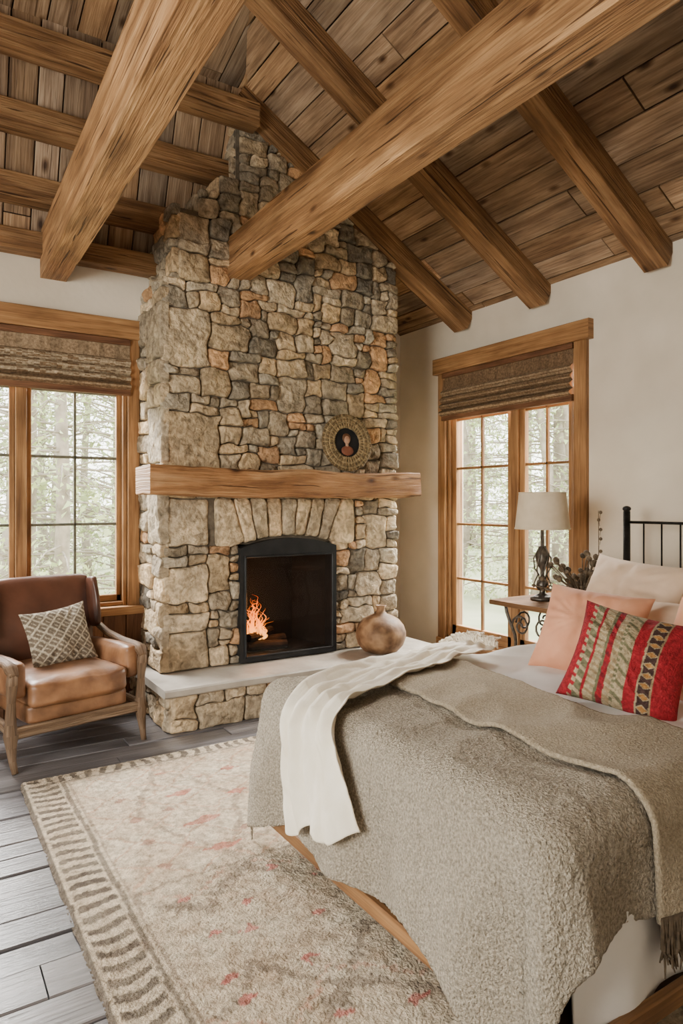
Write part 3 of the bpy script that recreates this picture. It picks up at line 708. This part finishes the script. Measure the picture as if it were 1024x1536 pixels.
pillow('throw_pillow.001',.49,.45,.28,M_peach,(2.68,2.05,.84),(r(-32),r(-70)),'peach linen cushion leaning on bed pillows',seed=7,n=60,roll=r(5))
pillow('throw_pillow.002',.47,.45,.22,M_peach,(2.62,1.42,.86),(r(-30),r(-95)),'peach linen cushion behind the red patterned one',seed=9)
pillow('throw_pillow.003',.44,.41,.26,M_woven,(2.32,1.60,.84),(r(-30),r(-64)),'red cushion with woven tribal stripes in tan and olive',redp,n=170,seed=12,roll=r(11))

# ------------------------------------------------------------------ bed
BX0,BX1,BY0,BY1,BZ=1.27,3.78,1.07,2.62,.655
bed=thing('bed','low wooden bed frame with black iron headboard','bed',(2.5,1.85,0))
BO=V(bed.location)
mb=MB()
for a,b in(((1.235,1.0,.17),(1.235,2.60,.17)),((1.25,1.02,.17),(3.86,1.02,.17)),((1.25,2.62,.17),(3.86,2.62,.17))):
    beam(mb,V(a)-BO,V(b)-BO,.028,.055,ch=.005,nseg=6,jit=.002,col=(.75,.72,.7))
beam(mb,V((1.26,1.85,.17))-BO,V((3.85,1.85,.17))-BO,1.6,.02,col=(.2,.2,.2))
mb.build('side_rail',M_trim,bed)
for x,y in((1.27,1.05),(1.45,2.50),(3.8,1.05),(3.8,2.60)):
    mb=MB(); tube(mb,[V((x,y,.0))-BO,V((x,y,.15))-BO],[.022,.03],10); mb.build('leg',M_dark,bed)
mb=MB(); cushion(mb,((BX1-BX0)/2-.03,(BY1-BY0)/2-.03,.22),.06,(0,0,0),10,T(V(((BX0+BX1)/2,(BY0+BY1)/2,.41))-BO)); mb.build('mattress',M_white,bed,smooth=True)
hb=place('headboard',None,bed,(0,0,0))
HXX=3.87
for y in(1.0,2.68):
    mb=MB(); tube(mb,[V((HXX,y,0))-BO,V((HXX,y,1.40))-BO],.022,12); sphere(mb,V((HXX,y,1.415))-BO,.027,8,sc=(1,1,.7)); mb.build('post',M_iron,hb,smooth=True)
mb=MB()
for z,rr in((1.33,.009),(1.05,.007),(.60,.009)): tube(mb,[V((HXX,1.0,z))-BO,V((HXX,2.68,z))-BO],rr,8)
mb.build('cross_rail',M_iron,hb,smooth=True)
mb=MB()
for i in range(1,14):
    y=1.0+1.68*i/14; tube(mb,[V((HXX,y,.6))-BO,V((HXX,y,1.33))-BO],.0055,8)
mb.build('spindles',M_iron,hb,smooth=True)

def drape(px,py,e=0.0,amp=.018,fr=1.0,floor=.02,seed=0,flare=.10,wseed=1):
    Rr=.07+e; x0,x1,y0,y1=BX0-e,BX1+.1,BY0-e,BY1+e
    qx=min(max(px,x0+Rr),x1-Rr); qy=min(max(py,y0+Rr),y1-Rr)
    v=V((px-qx,py-qy,0)); d=v.length
    fold=noise.noise(V((px*1.2+py*2.6,py*1.0-px*1.6,wseed))); fold2=noise.noise(V((px*3.1-py*1.2,py*4.0+px*1.0,wseed+7)))
    zt=BZ+e+.010*noise.noise(V((px*2.5,py*2.5,wseed)))+.013*(1-abs(fold)*2.6)+.009*(1-abs(fold2)*2.6)
    if d<1e-6: return V((px,py,zt))
    n=v/d; arc=Rr*math.pi/2
    if d<arc:
        th=d/Rr; return V((qx,qy,0))+n*Rr*math.sin(th)+V((0,0,zt-Rr*(1-math.cos(th))))
    h=d-arc; s=qx*-1.0+qy*1.0+math.atan2(-n.y,-n.x)*-.28
    k=min(1,h/.25)
    rip=amp*k*(math.sin(s*11*fr+seed+.8*noise.noise(V((s*3,0,seed))))+.55*math.sin(s*21*fr+1.7+seed))+amp*.9*k
    z=zt-Rr-h; out=Rr+flare*h*.6+rip
    if z<floor: out+=(floor-z)*.35; z=floor+.01*max(0,math.sin((floor-z)*40))
    return V((qx,qy,0))+n*out+V((0,0,z))
def sstep(a,b,x):
    t=max(0,min(1,(x-a)/(b-a))); return t*t*(3-2*t)
def sheet(name,x0,x1,y0,y1,e,mat,label,cat,step=.014,fz=0.0,fs=70,xl=None,yl=None,th=.008,**k):
    nx=int((x1-x0)/step); ny=int((y1-y0)/step)
    def fn(s,t):
        ya=y0+(yl(x0+(x1-x0)*s) if yl else 0); py=ya+(y1-ya)*t
        xa=x0+(xl(y0+(y1-y0)*t,0) if xl else 0); xb=x1+(xl(y0+(y1-y0)*t,1) if xl else 0)
        px=xa+(xb-xa)*s; p=drape(px,py,e,**k)
        if fz: p=p+noise.noise_vector(p*fs)*fz
        return p
    o=grid_mesh(name,nx,ny,fn,mat)
    md=o.modifiers.new('thick','SOLIDIFY'); md.thickness=th; md.offset=1
    return tag(o,label,cat)
sheet('bed_sheet',BX0-.02,BX1-.02,BY0-.50,BY1+.40,.004,M_white,'white linen coverlet hanging over mattress sides','bed sheet',step=.02,amp=.014,seed=4,flare=.0)
def bxl(y,e):
    if e: return .05*math.sin(y*3)
    return .015*math.sin(y*9)+.008*math.sin(y*21)-.30*(1-sstep(.85,1.45,y))-.08*sstep(2.2,2.6,y)
sheet('wool_blanket',BX0-.465,2.02,BY0-.28,BY1+.35,.028,M_boucle,'nubby oatmeal wool blanket draped over foot of bed','blanket',step=.0085,fz=.0045,fs=85,amp=.024,seed=1,xl=bxl,yl=lambda x:.012*math.sin(x*17),th=.006)
th=sheet('folded_throw',1.62,2.10,BY0-.31,BY1-.05,.046,M_throw,'tan wool throw with fringe laid across the bed','throw blanket',step=.011,fz=.002,fs=80,amp=.024,seed=1,xl=lambda y,e:(.04*(y-1.8) if e==0 else .03*math.sin(y*3)),th=.014)
mb=MB()
for i in range(190):
    px=1.58+.51*i/189; a=drape(px,BY0-.30,.052,.024,seed=1); L=random.uniform(.11,.145)
    pts=[a+V((random.uniform(-.007,.007)*k,-.008+random.uniform(-.005,.004)*k,-L*k/3)) for k in range(4)]
    tube(mb,pts,[.004,.0045,.004,.002],5)
o=mb.build('fringe',M_fringe,th); tag(o,'twisted dark brown wool fringe',kind='stuff')
A=V((2.36,2.60));B=V((.87,1.98)); D=(B-A); Lw=D.length; D.normalize(); Pp=V((-D.y,D.x))
def fnc(s,t):
    w=.185-.05*math.sin(math.pi*min(1,t*1.15))+.05*max(0,t-.7)*3.3+.010*math.sin(t*23)
    off=(s-.5)*2*w+.03*math.sin(t*6+.5)
    te=t*(1+.03*(s-.5)+.012*math.sin(s*11))
    c=A+D*(Lw*te)+Pp*off
    p=drape(c.x,c.y,.060,.024,seed=1,flare=.10)
    ph=s*4.2+.6*noise.noise(V((t*2.2,s*1.5,0)))+.35*math.sin(t*3)
    ga=.35+.65*sstep(0,.25,t)
    f=.036*abs(math.sin(ph*math.pi))**1.1*ga*(.55+.45*noise.noise(V((s*3,t*3,2)))*1.5)+.014*abs(noise.noise(V((s*7,t*12,4))))
    if c.x<BX0+.02: p=p+V((-abs(f)*1.2-.010,0,0))
    else: p=p+V((0,0,abs(f)+.010))
    return p
o=grid_mesh('cream_throw',100,230,fnc,M_cream); md=o.modifiers.new('t','SOLIDIFY'); md.thickness=.005; md.offset=1; tag(o,'soft cream throw laid diagonally over the wool blanket','throw blanket')
mb=MB()
for i in range(150):
    s=i/149; a=fnc(s,0.0); pts=[a+V((.008*k+random.uniform(-.012,.012)*k,.008*k+random.uniform(-.012,.012)*k,.018*math.sin(k)+random.uniform(0,.012)*k)) for k in range(5)]
    tube(mb,pts,.005,5)
f=mb.build('fringe',M_cream,o); tag(f,'fluffy cream fringe',kind='stuff')

# ------------------------------------------------------------------ nightstand
ns=thing('side_table','small wood side table with straight slab top and scrolled iron legs','side table',(3.55,2.95,0))
mb=MB(); beam(mb,(-.35,0,.805),(.35,0,.805),.56,.030,ch=.005,nseg=10,jit=.003,sub=2); mb.build('table_top',M_table,ns)
for sx,sy in((-1,-1),(1,-1),(1,1),(-1,1)):
    mb=MB(); pts=[(sx*(.27-.05*math.sin(t*math.pi)+.012*math.sin(t*14)),sy*(.20-.03*math.sin(t*math.pi)+.012*math.cos(t*14)),.79*(1-t)) for t in [i/16 for i in range(17)]]
    tube(mb,pts,.011,7); mb.build('leg',M_pewter,ns,smooth=True)
mb=MB(); tube(mb,[(-.22,-.16,.25),(0,0,.30),(.22,.16,.25)],.008,6); tube(mb,[(.22,-.16,.25),(0,0,.30),(-.22,.16,.25)],.008,6); mb.build('stretcher',M_pewter,ns,smooth=True)
def scroll(sp):
    mb=MB(); tube(mb,sp,.007,6,cap=False); mb.build('scroll',M_pewter,ns,smooth=True)
for s in(-1,1):
    for yy in(-.21,.21):
        scroll([(s*(.10+.075*(1-q/20)*math.cos(q*.55)),yy,.66+.075*(1-q/20)*math.sin(q*.55)) for q in range(18)])
    scroll([(-.26,s*(.09+.075*(1-q/20)*math.cos(q*.55)),.66+.075*(1-q/20)*math.sin(q*.55)) for q in range(18)])
    scroll([(-.25,s*(.07+.05*(1-q/20)*math.cos(q*.55)),.48+.05*(1-q/20)*math.sin(q*.55)) for q in range(18)])
lp=thing('table_lamp','table lamp with cream drum shade and ornate dark metal base','lamp',(3.47,3.02,.822))
mb=MB(); prof=[(0,0),(.075,0),(.078,.012),(.05,.025),(.02,.04),(.016,.07),(.03,.085),(.035,.10),(.018,.12),(.012,.16),(.014,.20),(.03,.22),(.04,.25),(.046,.285),(.038,.315),(.02,.33),(.012,.345),(.01,.46),(0,.46)]
lathe(mb,prof,24); 
for i in range(6):
    a=i*math.pi/3; tube(mb,[(.02*math.cos(a),.02*math.sin(a),.06),(.055*math.cos(a),.055*math.sin(a),.10),(.03*math.cos(a+.5),.03*math.sin(a+.5),.16),(.05*math.cos(a+1),.05*math.sin(a+1),.2),(.055*math.cos(a+1.4),.055*math.sin(a+1.4),.27),(.02*math.cos(a+2),.02*math.sin(a+2),.35)],.0045,5)
mb.build('lamp_base',M_pewter,lp,smooth=True)
mb=MB(); z0,z1=.46,.70
lathe(mb,[(.175,z0),(.148,z1)],40); lathe(mb,[(.172,z0),(.145,z1)],40); lathe(mb,[(.172,z0),(.177,z0),(.177,z0+.008),(.172,z0+.008)],40); lathe(mb,[(.145,z1),(.151,z1),(.151,z1-.008),(.145,z1-.008)],40)
mb.build('lamp_shade',M_shade,lp,smooth=True)
mb=MB(); sphere(mb,(0,0,.50),.03,8,sc=(1,1,1.3)); mb.build('light_bulb',M_white,lp,smooth=True)
mb=MB(); 
for a in(0,2.09,4.19): tube(mb,[(0,0,.66),(.147*math.cos(a),.147*math.sin(a),.69)],.002,4)
tube(mb,[(0,0,.46),(0,0,.70)],.004,6); mb.build('shade_harp',M_pewter,lp)
df=thing('dried_flower_arrangement','knobbly dark brown dried seed-head cluster on the side table','dried flowers',(3.58,2.80,.822))
mb=MB(); random.seed(4)
for i in range(110):
    a=random.uniform(0,6.28); l=random.uniform(.08,.31); e=random.uniform(.15,1.3)
    tip=V((math.cos(a)*l*math.cos(e)*1.25,math.sin(a)*l*math.cos(e),.02+l*math.sin(e)*.98))
    tube(mb,[(0,0,.004),tip*.5+V((0,0,.02)),tip],.0038,5); sphere(mb,tip,random.uniform(.011,.023),6,nz=.8,col=(random.uniform(.6,1.3),)*3)
sphere(mb,(0,0,.02),.03,8,nz=.5,sc=(1.6,1.2,.66)); mb.build('seed_heads',M_dried,df,smooth=True)
br=thing('dried_branch','thin dried branch standing beside lamp','dried branch',(3.76,2.80,.822))
mb=MB(); tube(mb,[(0,0,0),(.005,.01,.2),(-.01,0,.4),(.0,.01,.58)],[.005,.004,.003,.002],5)
for z in(.2,.28,.36,.42,.48,.53):
    s=random.choice((-1,1)); tube(mb,[(0,0,z),(.03*s,.03*s,z+.04)],.0015,4); sphere(mb,(.03*s,.03*s,z+.04),.012,5,nz=.6)
mb.build('stem',M_dried,br,smooth=True)

# ------------------------------------------------------------------ rug
RX0,RX1,RY0,RY1=.46,2.95,.75,3.82
random.seed(21)
mot=[(1.124,3.267,.09,.04),(1.113,2.93,.09,.045),(1.097,2.66,.10,.03),(1.362,3.13,.06,.035),(1.40,2.85,.06,.03),(1.124,3.55,.05,.025),(1.45,3.42,.06,.03)]
dk=[(.84,2.85),(.84,2.64),(.842,3.08),(.86,3.32),(1.25,2.78),(1.27,3.4),(1.0,3.1),(.98,2.75)]
rd=[(1.337,2.286),(1.065,1.863),(.818,1.80),(.79,1.90),(1.356,1.775),(1.226,1.54),(.816,2.37),(1.02,2.25),(.95,2.1),(1.6,2.1),(1.2,2.05),(1.48,1.95),(1.2,2.40),(1.02,1.62),(.86,2.12),(1.12,1.40)]
def rugcol(s,t):
    x=RX0+(RX1-RX0)*s; y=RY0+(RY1-RY0)*t
    w=noise.noise(V((x*5,y*5,0)))*.030+noise.noise(V((x*22,y*22,0)))*.018
    w2=noise.noise(V((x*6,y*6,9)))*.030+noise.noise(V((x*24,y*24,5)))*.018
    xx=x+w; yy=y+w2; nz=noise.noise(V((x*4,y*4,7)))*.5+noise.noise(V((x*18,y*18,2)))*.5
    wear=.5+.65*noise.noise(V((x*8,y*8,31)))+.5*noise.noise(V((x*40,y*40,3)))
    base=[.67,.58,.44]; DK=(.09,.07,.055); DZ=(.16,.12,.09); GY=(.30,.23,.165); RD=(.44,.085,.055); PK=(.52,.25,.165)
    def mix(a,b,f): f=max(0,min(1,f)); return [a[i]*(1-f)+b[i]*f for i in range(3)]
    c=mix(base,(.49,.375,.26),.44+nz*1.15)
    ex=min(x+w*.2-RX0,RX1-x-w*.2); ey=min(y+w2*.2-RY0,RY1-y-w2*.2)
    e=min(ex,ey*1.6)
    if e<.018: return mix(DK,c,.15)
    if e<.21:
        along=y if ex<ey*1.6 else x
        if .030<e<.168:
            ph=(along*14+noise.noise(V((along*3,e*6,0)))*.7)%1
            if ph<.47+.12*noise.noise(V((along*14,e*20,4))) : return mix(DK,c,.05+.45*wear*.6)
        if .178<e<.199: return mix(DK,c,.3)
        return mix((.55,.455,.335),c,.4)
    if e<.222: return mix(GY,c,.3)
    if yy>2.5:
        if yy<2.516: return mix(GY,c,.35)
        for mx,my,a,b in mot:
            d=abs(xx-mx)/a*1.0+abs(yy-my)/b
            if d<.9+.6*nz: return mix(RD if a>.055 else PK,c,.15+.45*wear*.8)
        for mx,my in dk:
            if abs(xx-mx)/.033+abs(yy-my)/.026<1: return mix((.30,.13,.09),c,.25+.4*wear*.5)
        q=abs(((xx*3.7)%1)-.5)+abs(((yy*4)%1)-.5)
        if .44<q<.5: return mix((.46,.27,.17),c,.3+.4*wear*.5)
        q=abs((xx-1.11)/.24)+abs((yy-3.1)/.55)
        if abs(q-1)<.06: return mix(GY,c,.4)
        q=abs((xx-1.75)/.24)+abs((yy-3.1)/.55)
        if abs(q-1)<.06: return mix(GY,c,.4)
    else:
        for mx,my in rd:
            if abs(xx-mx)/.036+abs(yy-my)/.024<.7+.9*noise.noise(V((x*30,y*30,mx)))+.2: return mix((.46,.07,.07),c,.2+.4*wear*.6)
        zz=abs((((xx-.66)/.44)%1)-.5)*2
        st=round(zz*7)/7*.8+zz*.2
        for off,sg,wd,cc,f in((.05,1,.034,DZ,.30),(.135,1,.013,PK,.45),(.42,-1,.034,DZ,.32),(.505,-1,.013,GY,.4),(.30,1,.016,GY,.4),(.65,-1,.014,GY,.45)):
            q=(yy-off-sg*st*.19)%.74
            q=min(q,.74-q)
            if q<wd*(.05+1.25*wear): return mix(cc,c,f+.25*(1-wear))
    return c
def rugp(s,t):
    x=(s-.5)*(RX1-RX0);y=(t-.5)*(RY1-RY0)
    e=min(s*(RX1-RX0),(1-s)*(RX1-RX0),t*(RY1-RY0),(1-t)*(RY1-RY0))
    if e<.006: x+=.006*noise.noise(V((y*12,0,0)));y+=.006*noise.noise(V((x*12,3,0)))
    return (x,y,(.012 if e>.008 else .001)+.004*noise.noise(V((x*75,y*75,0))))
o=grid_mesh('area_rug',350,420,rugp,M_rug,rugcol,loc=((RX0+RX1)/2,(RY0+RY1)/2,.002)); tag(o,'faded cream wool rug with dark striped border and red motifs','rug')

# ------------------------------------------------------------------ outdoors
mb=MB(); mb.face([mb.vert(p) for p in((-30,5.75,0),(60,5.75,0),(60,60,0),(-30,60,0))]); mb.face([mb.vert(p) for p in((4.45,-40,0),(60,-40,0),(60,5.75,0),(4.45,5.75,0))])
o=mb.build('ground',M_ground,loc=(0,0,-.35)); tag(o,kind='structure')
random.seed(5)
def tree_mesh(seed,conifer):
    random.seed(seed); mbt=MB(); H=random.uniform(9,13)
    pts=[(noise.noise(V((t*2,seed,0)))*.35,noise.noise(V((t*2,seed,9)))*.35,H*t) for t in [i/10 for i in range(11)]]
    tube(mbt,pts,[.13*(1-t/11) +.01 for t in range(11)],8)
    mbl=MB()
    for i in range(70):
        t=random.uniform(.04,.98); k=min(9,int(t*10)); p=V(pts[k]).lerp(V(pts[k+1]),t*10-k); a=random.uniform(0,6.28)
        L=(1-t)*1.6+.5; d=V((math.cos(a),math.sin(a),.15 if not conifer else -.2)); e=p+d*L
        mid=(p+e)/2+V((0,0,.12)); tube(mbt,[p,mid,e],[.022,.014,.004],4,cap=False)
        for b in range(3):
            q=p.lerp(e,random.uniform(.4,1)); q2=q+V((random.uniform(-1,1),random.uniform(-1,1),random.uniform(-.3,.6)))*.35; tube(mbt,[q,q2],[.008,.002],3,cap=False)
        for b in range(36 if conifer else 22):
            q=p.lerp(e,random.uniform(.2,1))+V((random.uniform(-1,1),random.uniform(-1,1),random.uniform(-1,.5)))*.25
            s=.065 if conifer else .055; v=[V((random.uniform(-1,1),random.uniform(-1,1),random.uniform(-1,1)))*s for _ in range(3)]
            mbl.face([mbl.vert(q+x) for x in v],None,(random.uniform(.7,1.4),)*3)
    return mbt,mbl
tm=[]
for sd in range(4):
    a,b_=tree_mesh(sd+1,sd%2==0)
    o1=a.build('trunk',M_bark,smooth=True); o2=b_.build('foliage',M_leaf); tm.append((o1,o2))
random.seed(9)
spots=[]
for i in range(20):
    y=random.uniform(9.5,24); spots.append((y*random.uniform(.0,.34),y))
for i in range(22):
    x=random.uniform(9,26); spots.append((x,x/random.uniform(.85,1.5)))
for i,(x,y) in enumerate(spots):
    root=thing('tree' if i==0 else 'tree.%03d'%i,'slender forest tree with bare trunk and thin yellow-green foliage','tree',(x,y,-.36),(0,0,random.uniform(0,6)),group='forest trees')
    s=random.uniform(.8,1.2); root.scale=(s,s,s)
    for src in tm[i%4]:
        c=src.copy(); COL.objects.link(c); c.parent=root
for a,b_ in tm:
    for o in(a,b_): bpy.data.objects.remove(o)

# ------------------------------------------------------------------ light / world
w=bpy.data.worlds.new('World'); scene.world=w; w.use_nodes=True; nt=w.node_tree; bg=nt.nodes['Background']
tc=N(nt,'ShaderNodeTexCoord'); sx=N(nt,'ShaderNodeSeparateXYZ'); nt.links.new(tc.outputs['Generated'],sx.inputs[0])
rp=ramp(nt,[(.0,(.48,.46,.40)),(.5,(.93,.94,.82)),(.60,(1.0,1.0,.94)),(1,(.9,.95,1.0))]); mr=N(nt,'ShaderNodeMapRange'); mr.inputs[1].default_value=-1; nt.links.new(sx.outputs[2],mr.inputs[0]); nt.links.new(mr.outputs[0],rp.inputs[0]); nt.links.new(rp.outputs[0],bg.inputs[0]); bg.inputs[1].default_value=9.5
def area(name,loc,tgt,sx_,sy_,e,c):
    l=bpy.data.lights.new(name,'AREA'); l.shape='RECTANGLE'; l.size=sx_; l.size_y=sy_; l.energy=e; l.color=c
    o=place(name,l,None,loc); o.rotation_euler=(V(tgt)-V(loc)).to_track_quat('-Z','Y').to_euler(); return tag(o,'added soft area light brightening the room','light')
area('soft_fill',(-2.4,1.2,1.9),(3.0,3.4,1.6),1.6,1.3,155,(1,.955,.88))  # added area light in the unseen left window opening
area('soft_fill.001',(-.6,-1.3,1.5),(2.6,4.0,2.8),1.4,1.2,16,(1,.84,.66))  # added warm fill from behind the camera, no window there
area('soft_fill.002',(5.5,4.6,3.0),(2.3,2.2,.7),1.4,.9,950,(1,.95,.86))  # added lamp outside the right window, kept above the sightline
area('soft_fill.003',(.2,6.5,3.1),(1.3,3.0,0),1.4,.9,620,(1,.97,.93))  # added lamp outside the back window, out of view
sl=bpy.data.lights.new('sun','SUN'); sl.energy=14; sl.angle=math.radians(10); sl.color=(1,.93,.80)
so=place('sun_light',sl,None,(8,9,9)); so.rotation_euler=V((-.75,-.62,-.50)).to_track_quat('-Z','Y').to_euler(); tag(so,'soft hazy sun through the forest','light')

# ------------------------------------------------------------------ camera
cd=bpy.data.cameras.new('camera'); cam=place('camera',cd,None,(0,0,1.45),(math.radians(90),0,-math.asin(.536)))
cd.sensor_fit='VERTICAL'; cd.sensor_height=36; cd.sensor_width=24; cd.lens=36*1013/1536; cd.shift_y=-13/1536; cd.clip_start=.05
scene.camera=cam
